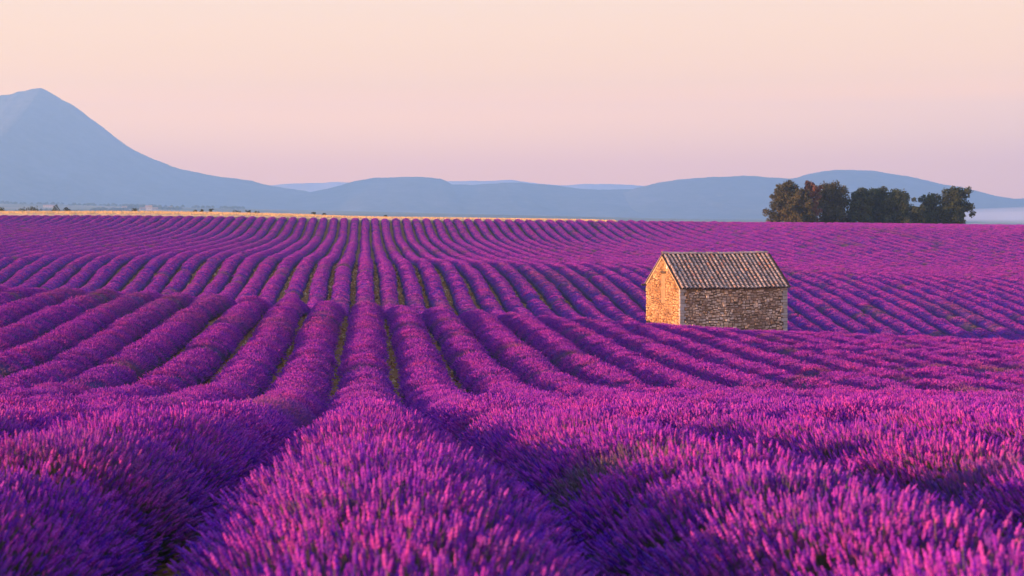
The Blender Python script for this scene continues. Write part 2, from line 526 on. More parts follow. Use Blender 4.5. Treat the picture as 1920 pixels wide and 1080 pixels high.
NTH = 12
total_tufts = 0
def lavender_row(k):
    global total_tufts
    r = np.random.default_rng(5000 + k)
    Xc = k * S + (.03 if k == 0 else 0)
    # where the row enters the picture
    if Xc < 0: d_in = -Xc * F / VX
    else: d_in = Xc * F / (1920 - VX)
    d0 = max(2.4, d_in - 5 - .06 * d_in)
    d1 = FIELD_END + r.normal(0, .35)
    # plants along the row
    pl = [d0 - 1.0]
    while pl[-1] < d1 + 1: pl.append(pl[-1] + r.uniform(.75, 1.25))
    pl = np.array(pl); npl = len(pl)
    mid = .5 * (pl[1:] + pl[:-1])
    pt = patchy(Xc, mid)
    size = 1 + r.normal(0, .05, npl - 1)
    weak = np.clip((pt - .78) * 1.6, 0, .3) + np.where(r.random(npl - 1) < .05, r.uniform(.35, .9, npl - 1), 0) + np.abs(r.normal(0, .07, npl - 1))
    weak = np.clip(weak, 0, 1)
    hueP = r.normal(0, .22, npl - 1)
    size = np.where(r.random(npl - 1) < .008, .5, size)
    size -= .16 * np.clip(weak - .3, 0, 1)
    def plant(D):
        i = np.clip(np.searchsorted(pl, D, side='right') - 1, 0, npl - 2)
        u = (D - pl[i]) / (pl[i + 1] - pl[i])
        return i, u
    lean = r.normal(0, .02)
    def sway(D):
        return Xc + lean + .05 * np.sin(D * .11 + k * 1.7) + .03 * np.sin(D * .37 + k * 2.9)
    def outline(D):
        i, u = plant(D)
        s = np.interp(D, mid, size)
        s = .5 * s + .5 * size[i]
        notch = 1 - .15 * np.abs(2 * u - 1) ** 3
        return s * notch
    # ---- foliage mound
    steps = [d0]
    while steps[-1] < d1:
        d = steps[-1]
        steps.append(d + (.16 if d < 25 else .22 if d < 70 else .36 if d < 140 else .5))
    D = np.array(steps)
    keep_hole = in_barn(np.full_like(D, Xc), D)
    th = np.linspace(-1.5, 1.5, NTH)
    lb = lod_blend(D)
    W = (.60 + .10 * lb) * outline(D); H = (.43 + .22 * lb) * outline(D)
    endf = np.clip(np.minimum(D - D[0], D[-1] - D) / .5, .08, 1) ** .5
    W = W * endf; H = H * endf
    H = np.where(keep_hole, .05, H); W = np.where(keep_hole, .3, W)
    cx = sway(D)
    px = cx[:, None] + W[:, None] * np.sin(th)[None] * (1 + r.normal(0, .035, (len(D), NTH)))
    pd = D[:, None] + r.normal(0, .02, (len(D), NTH))
    zz = H[:, None] * (np.maximum(np.cos(th), 0) ** .75)[None] * (1 + r.normal(0, .04, (len(D), NTH)))
    gzv = ground_z(cx, D)
    pz = gzv[:, None] + zz - .04
    V = np.stack([px, pd, pz], -1).reshape(-1, 3)
    root = empty('lavender_row', (Xc, float(D[0]), float(gzv[0])))
    org = np.array([Xc, D[0], gzv[0]])
    me = fast_mesh('foliage', V - org, grid_quads(len(D), NTH), m_foliage)
    i, u = plant(D)
    bl = np.zeros((len(D), NTH, 3), np.float32)
    cosw = np.clip((np.cos(th) - .20) / .5, 0, 1)
    bl[..., 0] = np.clip(.10 + .9 * lb, 0, 1)[:, None] * (.25 + .75 * cosw)[None]
    bl[..., 1] = np.interp(D, mid, weak)[:, None]
    at = me.attributes.new('bloom', 'FLOAT_VECTOR', 'POINT')
    at.data.foreach_set('vector', bl.ravel())
    link(bpy.data.objects.new('foliage', me), root)
    # ---- flower spikes
    P, A, SZ, TN, LD, HU = [], [], [], [], [], []
    for lo, hi, lod, dens in ((0, 13.5, 0, 285), (13.5, 34, 1, 180), (34, 85, 2, 95), (85, 260, 3, 38)):
        a, b = max(lo, d0), min(hi, d1)
        if b <= a: continue
        n = int((b - a) * dens)
        d = r.uniform(a, b, n)
        xl, xr = xlim(d, 2.2)
        ok = (Xc > xl) & (Xc < xr)
        d = d[ok]; n = len(d)
        tm = 1.45 if lod < 2 else 1.34 if lod == 2 else 1.0
        t = r.uniform(-tm, tm, n)
        i, u = plant(d)
        wk = np.interp(d, mid, weak)
        keep = r.random(n) > .62 * wk
        d, t, i, u, wk = d[keep], t[keep], i[keep], u[keep], wk[keep]
        n = len(d)
        o_ = outline(d); l_ = lod_blend(d)
        w = (.585 + .025 * l_) * o_; h = (.42 + .24 * l_) * o_
        x = sway(d) + w * np.sin(t)
        z = ground_z(sway(d), d) + h * np.cos(t) ** .75
        nx = np.sin(t) * .95; nz = np.cos(t) * 1.0 + .42
        # the stems of each plant fan outwards from its middle
        nd = (u - .5) * .55
        ax = np.stack([nx + r.normal(0, .10, n), nd + r.normal(0, .10, n), nz], 1)
        ax /= np.linalg.norm(ax, axis=1)[:, None]
        hole = in_barn(x, d)
        HU.append(np.clip(.16 + hueP[i] + r.normal(0, .25, n), 0, 1)[~hole])
        P.append(np.stack([x, d, z], 1)[~hole]); A.append(ax[~hole])
        SZ.append((r.uniform(.78, 1.15, n) * o_ * (1 - .22 * wk))[~hole])
        TN.append(np.clip(wk * 1.0 + r.normal(0, .08, n), 0, .9)[~hole]); LD.append(np.full((~hole).sum(), lod))
    P = np.concatenate(P) - org; A = np.concatenate(A)
    n = len(P); total_tufts += n
    me = bpy.data.meshes.new('flower_spikes')
    me.vertices.add(n)
    me.vertices.foreach_set('co', P.astype(np.float32).ravel())
    for nm, typ, key, dat in (('axis', 'FLOAT_VECTOR', 'vector', A), ('size', 'FLOAT', 'value', np.concatenate(SZ)), ('tint', 'FLOAT', 'value', np.concatenate(TN)),
                              ('hue', 'FLOAT', 'value', np.concatenate(HU)), ('spin', 'FLOAT', 'value', r.uniform(0, 6.283, n)), ('lod', 'INT', 'value', np.concatenate(LD)), ('variant', 'INT', 'value', r.integers(0, NV, n))):
        at = me.attributes.new(nm, typ, 'POINT')
        at.data.foreach_set(key, np.ascontiguousarray(dat, np.int32 if typ == 'INT' else np.float32).ravel())
    fo = link(bpy.data.objects.new('flower_spikes', me), root)
    md = fo.modifiers.new('spikes', 'NODES'); md.node_group = GROUP
    fo['kind'] = 'stuff'
    if k == 0: lab = 'purple lavender row running straight away from the viewer to the wheat'
    elif abs(k) == 1: lab = 'purple lavender row directly %s of the one running straight away' % ('left' if k < 0 else 'right')
    else: lab = 'purple lavender row, %s to the %s of the one running straight away' % (ordinal(abs(k)), 'left' if k < 0 else 'right')
    tag(root, lab, 'lavender row', 'rows of lavender across the rolling field')
for k in range(-36, 68):
    lavender_row(k)
print('tufts', total_tufts)

# ------------------------------------------------------------------ litter and weeds on the bare strips between the rows
M = NT('straw_litter', .95)
rn = M.attr('tone')
M.col(M.ramp(rn.outputs['Fac'], [(0, (.16, .05, .014)), (.35, (.42, .16, .045)), (.6, (.32, .17, .04)), (.8, (.64, .32, .11)), (1, (.72, .46, .22))]))
m_litter = M.m
def litter():
    r = np.random.default_rng(88)
    n = 26000
    k = r.integers(-10, 14, n) + .5
    D = 8 + 142 * r.random(n) ** 1.2
    X = k * S + r.normal(0, .15, n)
    Z = ground_z(X, D)
    xl, xr = xlim(D, 1.0)
    ok = (X > xl) & (X < xr) & ~in_barn(X, D)
    X, D, Z = X[ok], D[ok], Z[ok]; n = len(X)
    sz = r.uniform(.02, .07, n) * (1 + D / 90); A = r.uniform(0, 6.283, n); up = r.uniform(.2, 1.5, n) * sz
    V = np.zeros((n, 4, 3))
    for q in range(3):
        a = A + q * 2.094 + r.normal(0, .4, n)
        V[:, q] = np.stack([X + np.cos(a) * sz, D + np.sin(a) * sz, Z - .01], 1)
    V[:, 3] = np.stack([X + r.normal(0, .4, n) * sz, D + r.normal(0, .4, n) * sz, Z + up], 1)
    base = (np.arange(n) * 4)[:, None, None]
    f = (base + np.array([[0, 1, 3], [1, 2, 3], [2, 0, 3]])[None]).reshape(-1, 3)
    o = mesh_obj('soil_litter', V.reshape(-1, 3), f, m_litter)
    at = o.data.attributes.new('tone', 'FLOAT', 'POINT'); at.data.foreach_set('value', np.repeat(r.random(n), 4).astype(np.float32))
    tag(o, 'clods, stones and straw scattered on the soil between rows', 'litter', kind='stuff')
litter()

# ------------------------------------------------------------------ stone barn
def mat_stone(name, stops, noise_scale, bumps=.5):
    M = NT(name, .9)
    p = M.pos()
    at = M.attr('tone')
    big = M.noise(.9, 3, .6, p)
    fine = M.noise(noise_scale, 5, .7, p)
    c = M.ramp(at.outputs['Fac'], stops)
    stain = M.ramp(big.outputs['Fac'], [(.36, (.58, .50, .46)), (.58, (1.1, 1.06, 1.0))])
    c = M.mix(1.0, c, stain, 'MULTIPLY')
    g = M.ramp(fine.outputs['Fac'], [(.3, (.72, .72, .72)), (.7, (1.15, 1.12, 1.08))])
    M.col(M.mix(1.0, c, g, 'MULTIPLY'))
    M.bump(fine.outputs['Fac'], bumps, .03)
    return M.m
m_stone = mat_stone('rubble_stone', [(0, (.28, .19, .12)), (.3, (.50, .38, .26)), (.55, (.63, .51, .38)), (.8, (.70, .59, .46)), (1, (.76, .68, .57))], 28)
m_stone_sunlit = mat_stone('sunlit_gable_stone', [(0, (.30, .16, .065)), (.4, (.54, .33, .155)), (1, (.68, .45, .235))], 28)  # orange copy of the wall stone, low sun put into its colour
M = NT('lime_mortar', .95)
p = M.pos(); a = M.noise(1.3, 4, .6, p); b = M.noise(40, 4, .7, p)
M.col(M.ramp(a.outputs['Fac'], [(.35, (.10, .068, .042)), (.65, (.27, .18, .105))]))
M.bump(b.outputs['Fac'], .5, .02)
m_mortar = M.m
M = NT('pale_mortar', .95)
p = M.pos(); a = M.noise(3.3, 4, .6, p); b = M.noise(30, 4, .7, p)
M.col(M.ramp(a.outputs['Fac'], [(.35, (.44, .30, .17)), (.65, (.56, .39, .23))]))
M.bump(b.outputs['Fac'], .5, .02)
m_pale = M.m
M = NT('dressed_stone', .85)
p = M.pos(); a = M.noise(7, 4, .6, p); rn = M.n('ShaderNodeObjectInfo').outputs['Random']
c = M.ramp(rn, [(0, (.34, .30, .25)), (1, (.52, .47, .40))])
M.col(M.mix(.35, c, M.ramp(a.outputs['Fac'], [(.35, (.14, .13, .12)), (.65, (.5, .47, .42))])))
M.bump(a.outputs['Fac'], .4, .02)
m_quoin = M.m
M = NT('clay_tile', .85)
p = M.pos(); a = M.noise(9, 5, .65, p); b = M.noise(2.2, 3, .6, p); rn = M.n('ShaderNodeObjectInfo').outputs['Random']
c = M.ramp(rn, [(0, (.22, .165, .13)), (.2, (.40, .31, .24)), (.45, (.55, .42, .31)), (.62, (.38, .26, .19)), (.86, (.50, .37, .26)), (.96, (.54, .28, .16)), (1, (.52, .20, .12))])
lich = M.ramp(a.outputs['Fac'], [(.35, (.09, .075, .065)), (.52, (.34, .28, .22)), (.68, (.52, .45, .35))])
M.col(M.mix(M.ramp(b.outputs['Fac'], [(.35, (.05, .05, .05)), (.7, (.5, .5, .5))]), c, lich))
M.bump(a.outputs['Fac'], .5, .015)
m_tile = M.m
M = NT('old_timber', .9)
p = M.pos(); a = M.noise(18, 4, .7, p)
M.col(M.ramp(a.outputs['Fac'], [(.3, (.04, .03, .022)), (.7, (.10, .075, .055))]))
m_wood = M.m

BL, BW = 7.5, 5.5
EAVE_Z, RIDGE_Z = -4.76, -2.74
_base = min(gz(x, d) for x in (20, 22, 24, 26, 28) for d in (91, 94, 97, 100)) - .15
barn = empty('stone_barn', (float(BARN_C[0]), float(BARN_C[1] + .25), _base))
barn.rotation_euler = (0, 0, R(12))
tag(barn, 'small stone barn with clay tile roof standing alone among the lavender rows', 'barn')
EH = EAVE_Z - _base; RH = RIDGE_Z - _base
hl, hw = BL / 2, BW / 2
# solid core of the walls
V = [(-hl, -hw, 0), (hl, -hw, 0), (hl, hw, 0), (-hl, hw, 0), (-hl, -hw, EH), (hl, -hw, EH), (hl, hw, EH), (-hl, hw, EH), (-hl, 0, RH - .06), (hl, 0, RH - .06)]
Fc = [(0, 1, 5, 4), (2, 3, 7, 6), (1, 2, 6, 9, 5), (3, 0, 4, 8, 7), (4, 5, 9, 8), (6, 7, 8, 9), (3, 2, 1, 0)]
mesh_obj('wall', V, Fc, m_mortar, barn)

def stonework(name, origin, ax, nrm, length, top, mat, seed, holes=(), edge=.0, hh=(.11, .20), ww=(.13, .33)):
    """rubble stones, each with its own edges, proud of the mortar; top(a) gives the wall height along the wall"""
    r = random.Random(seed)
    V, Fc, tone = [], [], []
    o = Vector(origin); ax = Vector(ax); nrm = Vector(nrm); up = Vector((0, 0, 1))
    z = 0.02
    zmax = max(top(i * length / 40) for i in range(41))
    while z < zmax:
        h = r.uniform(*hh)
        a = edge + r.uniform(0, .06)
        while a < length - edge - .05:
            w = r.uniform(*ww)
            w = min(w, length - edge - a)
            hv = h * r.uniform(.68, 1.18)
            zc = z + r.uniform(-.03, .03) + .05 * math.sin(a * 1.9 + seed) + .03 * math.sin(a * 5.3 + z * 2)
            mid_a, t = a + w / 2, min(top(a + .02), top(a + w - .02))
            bad = zc + hv > t - .02 or w < .05 or any(x0 - .02 < mid_a < x1 + .02 and z0 - .02 < zc + hv / 2 < z1 + .02 for x0, x1, z0, z1 in holes)
            if not bad:
                g = .012
                c = [(a + g, zc + g), (a + w - g, zc + g), (a + w - g, zc + hv - g), (a + g, zc + hv - g)]
                c = [(x + r.uniform(-.028, .028), y + r.uniform(-.024, .024)) for x, y in c]
                dep = r.uniform(.02, .075)
                mx_, mz_ = sum(q[0] for q in c) / 4, sum(q[1] for q in c) / 4
                i0 = len(V)
                for q in c: V.append(o + ax * q[0] + up * q[1] + nrm * -.01)
                for q in c: V.append(o + ax * (mx_ + (q[0] - mx_) * .82) + up * (mz_ + (q[1] - mz_) * .78) + nrm * dep * r.uniform(.75, 1.2))
                Fc += [(i0 + 4, i0 + 5, i0 + 6, i0 + 7)] + [(i0 + s, i0 + (s + 1) % 4, i0 + 4 + (s + 1) % 4, i0 + 4 + s) for s in range(4)]
                tn = min(1, max(0, r.gauss(.52, .26)))
                tone += [tn] * 8
            a += w + r.uniform(.004, .02)
        z += h + r.uniform(.004, .016)
    ob = mesh_obj(name, V, Fc, mat, barn)
    at = ob.data.attributes.new('tone', 'FLOAT', 'POINT'); at.data.foreach_set('value', np.array(tone, np.float32))
    ob['kind'] = 'stuff'
    return ob
gable = lambda a: EH + (RH - EH) * (1 - abs(a - hw) / hw) - .16
# lit gable on the left (a runs from the far corner to the near corner), long shaded wall in front
door = (BW - 2.92, BW - 2.26)
dz0, dz1 = -5.95 - _base, -4.03 - _base
s1 = stonework('stonework', (-hl, hw, 0), (0, -1, 0), (-1, 0, 0), BW, gable, m_stone_sunlit, 1, holes=[(door[0], door[1], dz0, dz1 + .2)])
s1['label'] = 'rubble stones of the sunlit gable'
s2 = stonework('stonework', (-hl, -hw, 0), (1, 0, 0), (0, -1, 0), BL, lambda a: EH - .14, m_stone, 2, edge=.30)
s2['label'] = 'rubble stones of the long shaded wall'
stonework('stonework', (hl, -hw, 0), (0, 1, 0), (1, 0, 0), BW, gable, m_stone, 3, edge=.1, hh=(.11, .18), ww=(.16, .36))
stonework('stonework', (hl, hw, 0), (-1, 0, 0), (0, 1, 0), BL, lambda a: EH - .14, m_stone, 4, edge=.1, hh=(.11, .18), ww=(.16, .36))

def box_part(name, c, s, mat, parent=None, jit=.0, bev=.0, seed=0):
    bm = bmesh.new()
    bmesh.ops.create_cube(bm, size=1)
    r = random.Random(seed)
    for v in bm.verts:
        v.co = Vector((c[i] + v.co[i] * s[i] + r.uniform(-jit, jit) for i in range(3)))
    if bev:
        bmesh.ops.bevel(bm, geom=bm.edges[:], offset=bev, segments=1, affect='EDGES')
    me = bpy.data.meshes.new(name); bm.to_mesh(me); bm.free()
    me.materials.append(mat)
    return link(bpy.data.objects.new(name, me), parent or barn)
# quoins at the two front corners
for sx in (-1, 1):
    z, i = 0.0, 0
    r = random.Random(40 + sx)
    while z < EH - .12:
        h = min(r.uniform(.17, .27), EH - .10 - z)
        ln = (.42 if i % 2 else .30) * r.uniform(.9, 1.12)
        lw = .30 if i % 2 else .40
        box_part('quoin', (sx * (hl + .045 - ln / 2), -hw - .045 + lw / 2 * .6, z + h / 2), (ln, lw * .6, h - .018), m_quoin, jit=.008, bev=.012, seed=i + 7 * sx)
        z += h; i += 1
# gable dressing: blocked opening, lintel, pale stone, mortar verges
ym = hw - (door[0] + door[1]) / 2
M = NT('rendered_infill', .95); p = M.pos(); a = M.noise(6, 5, .7, p)
M.col(M.ramp(a.outputs['Fac'], [(.3, (.24, .14, .07)), (.7, (.44, .28, .145))])); M.bump(a.outputs['Fac'], .6, .04)
box_part('blocked_opening', (-hl - .005, ym, (dz0 + dz1) / 2), (.06, door[1] - door[0] - .02, dz1 - dz0), M.m, jit=.01, bev=.01, seed=3)
box_part('lintel', (-hl - .02, ym + .02, dz1 + .12), (.10, .74, .11), m_wood, jit=.008, bev=.01, seed=4)
M = NT('white_stone', .8); M.col((.72, .68, .62)); 
box_part('pale_stone', (-hl - .03, ym - .62, -3.52 - _base), (.07, .13, .30), M.m, jit=.01, bev=.01, seed=5)
slope_l = math.hypot(hw, RH - EH)
ang = math.atan2(RH - EH, hw)
for sy in (-1, 1):
    cx_, cz_ = sy * hw / 2, (RH + EH) / 2 - .13
    n = 10
    V, Fc = [], []
    r = random.Random(60 + sy)
    for i in range(n + 1):
        t = i / n
        y0 = sy * hw * (1 - t) ; z0 = EH + (RH - EH) * t - .03
        wd = .15 + r.uniform(-.03, .03)
        for xo in (-.045, .05):
            V.append((-hl + xo, y0, z0)); V.append((-hl + xo, y0 * 1.0, z0 - wd / math.cos(ang)))
    for i in range(n):
        a0 = 4 * i; b0 = a0 + 4
        Fc += [(a0, a0 + 1, b0 + 1, b0), (a0 + 2, b0 + 2, b0 + 3, a0 + 3), (a0 + 1, a0 + 3, b0 + 3, b0 + 1), (a0, b0, b0 + 2, a0 + 2)]
    mesh_obj('verge_mortar', V, Fc, m_pale, barn)
box_part('eave_course', (.02, -hw - .03, EH - .07), (BL - .02, .08, .11), m_pale, jit=.004, bev=.015, seed=9)
box_part('beam_end', (-hl - .16, hw - .05, EH - .12), (.42, .14, .12), m_wood, jit=.01, bev=.01, seed=10)

# roof: deck, channel tiles, single cover tiles on the slope in view
OV = .13
dl = BL / 2 + .06
def slope_pt(x, s, n, side):
    """x along ridge, s metres up the slope from the eave line, n above the deck"""
    ca, sa = math.cos(ang), math.sin(ang)
    y = -hw - OV * ca + s * ca - n * sa
    z = EH - OV * sa + s * sa + n * ca
    return Vector((x, side * -y if side < 0 else y, z)) if side > 0 else Vector((x, -y, z))
SL = slope_l + OV
V, Fc = [], []
for side in (1, -1):
    i0 = len(V)
    for n in (-.07, -.01):
        for x, s in ((-dl, 0), (dl, 0), (dl, SL), (-dl, SL)):
            V.append(slope_pt(x, s, n, side))
    Fc += [(i0, i0 + 1, i0 + 2, i0 + 3), (i0 + 4, i0 + 5, i0 + 6, i0 + 7)] + [(i0 + k_, i0 + (k_ + 1) % 4, i0 + 4 + (k_ + 1) % 4, i0 + 4 + k_) for k_ in range(4)]
roof = mesh_obj('roof', V, Fc, m_wood, barn)

def barrel(L, r0, r1, t, seg=6, flip=1):
    """half-barrel tile along +Y, outer radius r0 at y=0 to r1 at y=L"""
    V, Fc = [], []
    for y, rr in ((0, r0), (L, r1)):
        for q in (0, t):
            for i in range(seg + 1):
                a = math.pi * i / seg
                V.append((math.cos(a) * (rr - q), y, flip * math.sin(a) * (rr - q) * .92))
    m_ = seg + 1
    for i in range(seg):
        Fc += [(i, i + 1, 2 * m_ + i + 1, 2 * m_ + i), (m_ + i + 1, m_ + i, 3 * m_ + i, 3 * m_ + i + 1), (i + 1, i, m_ + i, m_ + i + 1)]
    return V, Fc
tile_me = []
for q in range(3):
    V, Fc = barrel(.42, .108 + .006 * q, .078, .022)
    me = bpy.data.meshes.new('tile'); me.from_pydata(V, [], Fc); me.update(); me.materials.append(m_tile)
    me.polygons.foreach_set('use_smooth', [False] * len(me.polygons))
    tile_me.append(me)
NC, NR = 25, 12
pitch = (2 * dl + .02) / NC
expo = (SL - .05) / NR
r = random.Random(77)
def tile_matrix(x, s, n, side, yaw, tilt):
    n = n - .045 * math.sin(math.pi * (x + dl) / (2 * dl)) + .012 * math.sin(x * 3.1 + s)
    ca, sa = math.cos(ang), math.sin(ang)
    Y = Vector((0, ca * (1 if side > 0 else -1), sa)); Z = Vector((0, -sa * (1 if side > 0 else -1), ca)); X = Y.cross(Z)
    B = Matrix((X, Y, Z)).transposed().to_4x4()
    return Matrix.Translation(slope_pt(x, s, n, side)) @ B @ Matrix.Rotation(yaw, 4, 'Z') @ Matrix.Rotation(tilt, 4, 'X')
for j in range(NC):
    colx = -dl + pitch * (j + .5) + r.uniform(-.012, .012)
    wob = r.uniform(-.02, .02)
    for i in range(NR):
        o = bpy.data.objects.new('tile', r.choice(tile_me))
        link(o, roof)
        s = -.10 + expo * i + r.uniform(-.02, .02) + wob
        o.matrix_local = tile_matrix(colx + r.uniform(-.014, .014), s, .075 + r.uniform(-.006, .008), 1, r.gauss(0, .03), -.065)
# channels between the covers, both slopes, and the covers of the slope turned away
M = NT('shade_dark_tile', .95); p = M.pos(); a = M.noise(8, 4, .65, p)  # dark brown puts the shade between the covers into the channel colour
M.col(M.ramp(a.outputs['Fac'], [(.3, (.07, .042, .028)), (.7, (.19, .12, .08))])); m_tile_shade = M.m
def joined_tiles(name, side, flip, cols, nn, label):
    V, Fc = [], []
    rr = random.Random(5 + side * 3 + flip)
    for j in range(cols):
        x = -dl + pitch * (j + (.5 if flip > 0 else 0)) 
        for i in range(NR):
            v, f = barrel(.40, .125, .10, .02, seg=4, flip=flip)
            Mx = tile_matrix(x, -.07 + expo * i, nn + rr.uniform(0, .01), side, rr.gauss(0, .02), -.04)
            i0 = len(V)
            V += [Mx @ Vector(q) for q in v]; Fc += [tuple(i0 + q for q in g) for g in f]
    o = mesh_obj(name, V, Fc, m_tile_shade if flip < 0 else m_tile, roof); o['kind'] = 'stuff'
    o['label'] = label
joined_tiles('channel_tiles', 1, -1, NC + 1, .105, 'channel tiles between the covers')
joined_tiles('rear_tiles', -1, 1, NC, .075, 'cover tiles of the slope turned away')
V, Fc = barrel(.46, .145, .12, .02)
me = bpy.data.meshes.new('ridge_tile'); me.from_pydata(V, [], Fc); me.update(); me.materials.append(m_tile)
for i in range(19):
    o = link(bpy.data.objects.new('ridge_tile', me), roof)
    o.rotation_euler = (r.gauss(.03, .02), 0, R(-90) + r.gauss(0, .03))
    o.location = (-dl + i * (2 * dl) / 19 - .02, r.uniform(-.02, .02), RH + .07 + r.uniform(-.015, .015) - .05 * math.sin(math.pi * i / 18))

# ------------------------------------------------------------------ trees and bushes
def mat_leaf(name, dark, mid_, lite):
    M = NT(name, .8)
    rn = M.attr('tone')
    c = M.ramp(rn.outputs['Fac'], [(0, dark), (.5, mid_), (1, lite)])
    M.col(c)
    M.translucent(c, .25)
    return M.m
m_oak = mat_leaf('oak_leaves', (.030, .045, .018), (.055, .075, .028), (.10, .11, .04))
m_oak_sunlit = mat_leaf('sunlit_oak_leaves', (.042, .048, .018), (.082, .080, .028), (.13, .105, .04))  # browner copy of the oak green, warm sunlight put into the leaf colour
m_dead = mat_leaf('withered_leaves', (.11, .055, .032), (.19, .09, .05), (.26, .125, .07))
M = NT('bark', .95); p = M.pos(); a = M.noise(6, 4, .7, p)
M.col(M.ramp(a.outputs['Fac'], [(.3, (.06, .045, .035)), (.7, (.15, .115, .085))])); m_bark = M.m

def tube(V, Fc, pts, rad, seg=6):
    i0 = len(V)
    for k_, (p_, q_) in enumerate(zip(pts, rad)):
        d_ = (pts[min(k_ + 1, len(pts) - 1)] - pts[max(k_ - 1, 0)]).normalized()
        u_ = d_.orthogonal().normalized(); w_ = d_.cross(u_)
        for s in range(seg):
            an = 6.283 * s / seg
            V.append(p_ + (u_ * math.cos(an) + w_ * math.sin(an)) * q_)
    for k_ in range(len(pts) - 1):
        for s in range(seg):
            a_ = i0 + k_ * seg
            Fc.append((a_ + s, a_ + (s + 1) % seg, a_ + seg + (s + 1) % seg, a_ + seg + s))

def tree(name, loc, height, width, mat, seed, leaves=3600, leaf=.20, low=.12, sparse=1.0, lean=0.0):
    r = random.Random(seed)
    root = empty(name, loc)
    V, Fc = [], []
    top = Vector((lean * height + r.uniform(-.05, .05) * width, r.uniform(-.05, .05) * width, height * .86))
    pts = [Vector((0, 0, -.4))]
    for k_ in range(1, 7):
        t = k_ / 6
        pts.append(Vector((top.x * t + r.gauss(0, .03) * width, top.y * t + r.gauss(0, .03) * width, top.z * t)))
    tr = .035 * height
    tube(V, Fc, pts, [tr * (1.25 - t * 1.12 / 6) if t else tr * 1.5 for t in range(7)])
    mesh_obj('trunk', V, Fc, m_bark, root, smooth=True)
    V, Fc = [], []
    clumps = []
    nl = 22
    for k_ in range(nl):
        t = low + (1 - low) * (k_ + r.random()) / nl
        hgt = max(.12, t) * height * .92
        env = (math.sin(math.pi * min(1, .20 + .72 * t)) ** .75) * width * .5
        a_ = k_ * 2.4 + r.uniform(-.5, .5)
        q_ = env * r.uniform(.35, .80)
        st = pts[min(6, max(1, int(t * 5.2)))]
        end = Vector((top.x * t + math.cos(a_) * q_, math.sin(a_) * q_, hgt))
        mdl = st.lerp(end, .5) + Vector((0, 0, -.05 * height * r.random()))
        tube(V, Fc, [st, mdl, end], [tr * .42, tr * .25, tr * .08], 4)
        cr = width * r.uniform(.13, .23)
        clumps.append((end, cr))
        for e in range(2):
            c2 = end + Vector((r.gauss(0, 1), r.gauss(0, 1), r.gauss(0, .8))) * cr * .9
            c2.z = max(low * height * .5 + .3, min(c2.z, height * .97))
            clumps.append((c2, cr * r.uniform(.5, .85)))
    clumps.append((Vector((top.x, top.y, height * .90)), width * .15))
    mesh_obj('limbs', V, Fc, m_bark, root, smooth=True)
    # leaf sprays: small bent faces spread through the clumps
    wsum = sum(c[1] ** 2 for c in clumps)
    LV, LF, tone = [], [], []
    for c_, cr in clumps:
        n = int(leaves * sparse * cr ** 2 / wsum)
        tn0 = r.uniform(-.2, .2)
        for q in range(n):
            d_ = Vector((r.gauss(0, 1), r.gauss(0, 1), r.gauss(0, 1))).normalized()
            p_ = c_ + d_ * cr * (r.random() ** .38) * r.uniform(.8, 1.15)
            if p_.z < .15: continue
            nn = (d_ + Vector((r.gauss(0, .7), r.gauss(0, .7), r.gauss(0, .7)))).normalized()
            u_ = nn.orthogonal().normalized()
            u_ = Matrix.Rotation(r.uniform(0, 6.28), 3, nn) @ u_
            w_ = nn.cross(u_)
            sz = leaf * r.uniform(.6, 1.3)
            i0 = len(LV)
            LV += [p_ - u_ * sz, p_ - w_ * sz * .55 + nn * sz * .12, p_ + u_ * sz, p_ + w_ * sz * .55 + nn * sz * .12]
            LF.append((i0, i0 + 1, i0 + 2, i0 + 3))
            tn = min(1, max(0, .5 + tn0 + r.gauss(0, .2)))
            tone += [tn] * 4
    o = mesh_obj('crown', LV, LF, mat, root)
    at = o.data.attributes.new('tone', 'FLOAT', 'POINT'); at.data.foreach_set('value', np.array(tone, np.float32))
    return root

def px_place(px, d):
    return (px - VX) / F * d
TREES = [  # px centre, top y, width px, depth, material, label
    (1473, 342, 60, 268, m_oak_sunlit, 'broad brown-lit oak at the left end of the tree clump', 11, 1.0),
    (1499, 358, 56, 265, m_oak_sunlit, 'short bushy oak in front of the withered reddish tree', 12, 1.0),
    (1521, 338, 34, 267, m_dead, 'slender withered reddish tree rising above the oak clump', 13, .55),
    (1560, 345, 88, 273, m_oak_sunlit, 'widest oak of the clump, directly right of the withered reddish tree', 14, 1.25),
    (1612, 355, 58, 271, m_oak, 'narrow dark oak between the widest oak and the gapped oaks', 15, 1.0),
    (1645, 354, 64, 275, m_oak, 'dark oak with a domed top in the middle of the clump', 16, 1.0),
    (1682, 358, 66, 270, m_oak, 'dark round oak left of the gap in the tree clump', 17, 1.0),
    (1720, 389, 34, 268, m_oak, 'low dark shrub in the gap between the oaks', 18, .6),
    (1743, 367, 54, 272, m_oak, 'small dark oak right of the gap in the tree clump', 19, .9),
    (1788, 355, 64, 270, m_oak, 'tall dark oak at the right end of the tree clump', 20, 1.1),
]
for px, ty, wpx, d, mt, lab, sd, ls in TREES:
    X = px_place(px, d); z = gz(X, d)
    hgt = (HY - ty) * d / F - z
    t = tree('oak_tree' if mt is not m_dead else 'withered_tree', (X, d, z), hgt, .90 * wpx * d / F, mt, sd, leaves=int(10000 * ls), leaf=.22, low=.10, sparse=1.0)
    tag(t, lab, 'shrub' if 'shrub' in lab else 'tree', 'trees clumped behind the field')
BUSHES = [(3, 389, 16), (38, 391, 34), (62, 388, 26), (105, 383, 24), (124, 388, 16), (253, 391, 20), (366, 392, 12), (379, 391, 11), (395, 391, 12), (446, 395.5, 24), (466, 394, 11), (479, 395, 11), (588, 398, 14), (608, 398, 12), (722, 403.5, 14)]
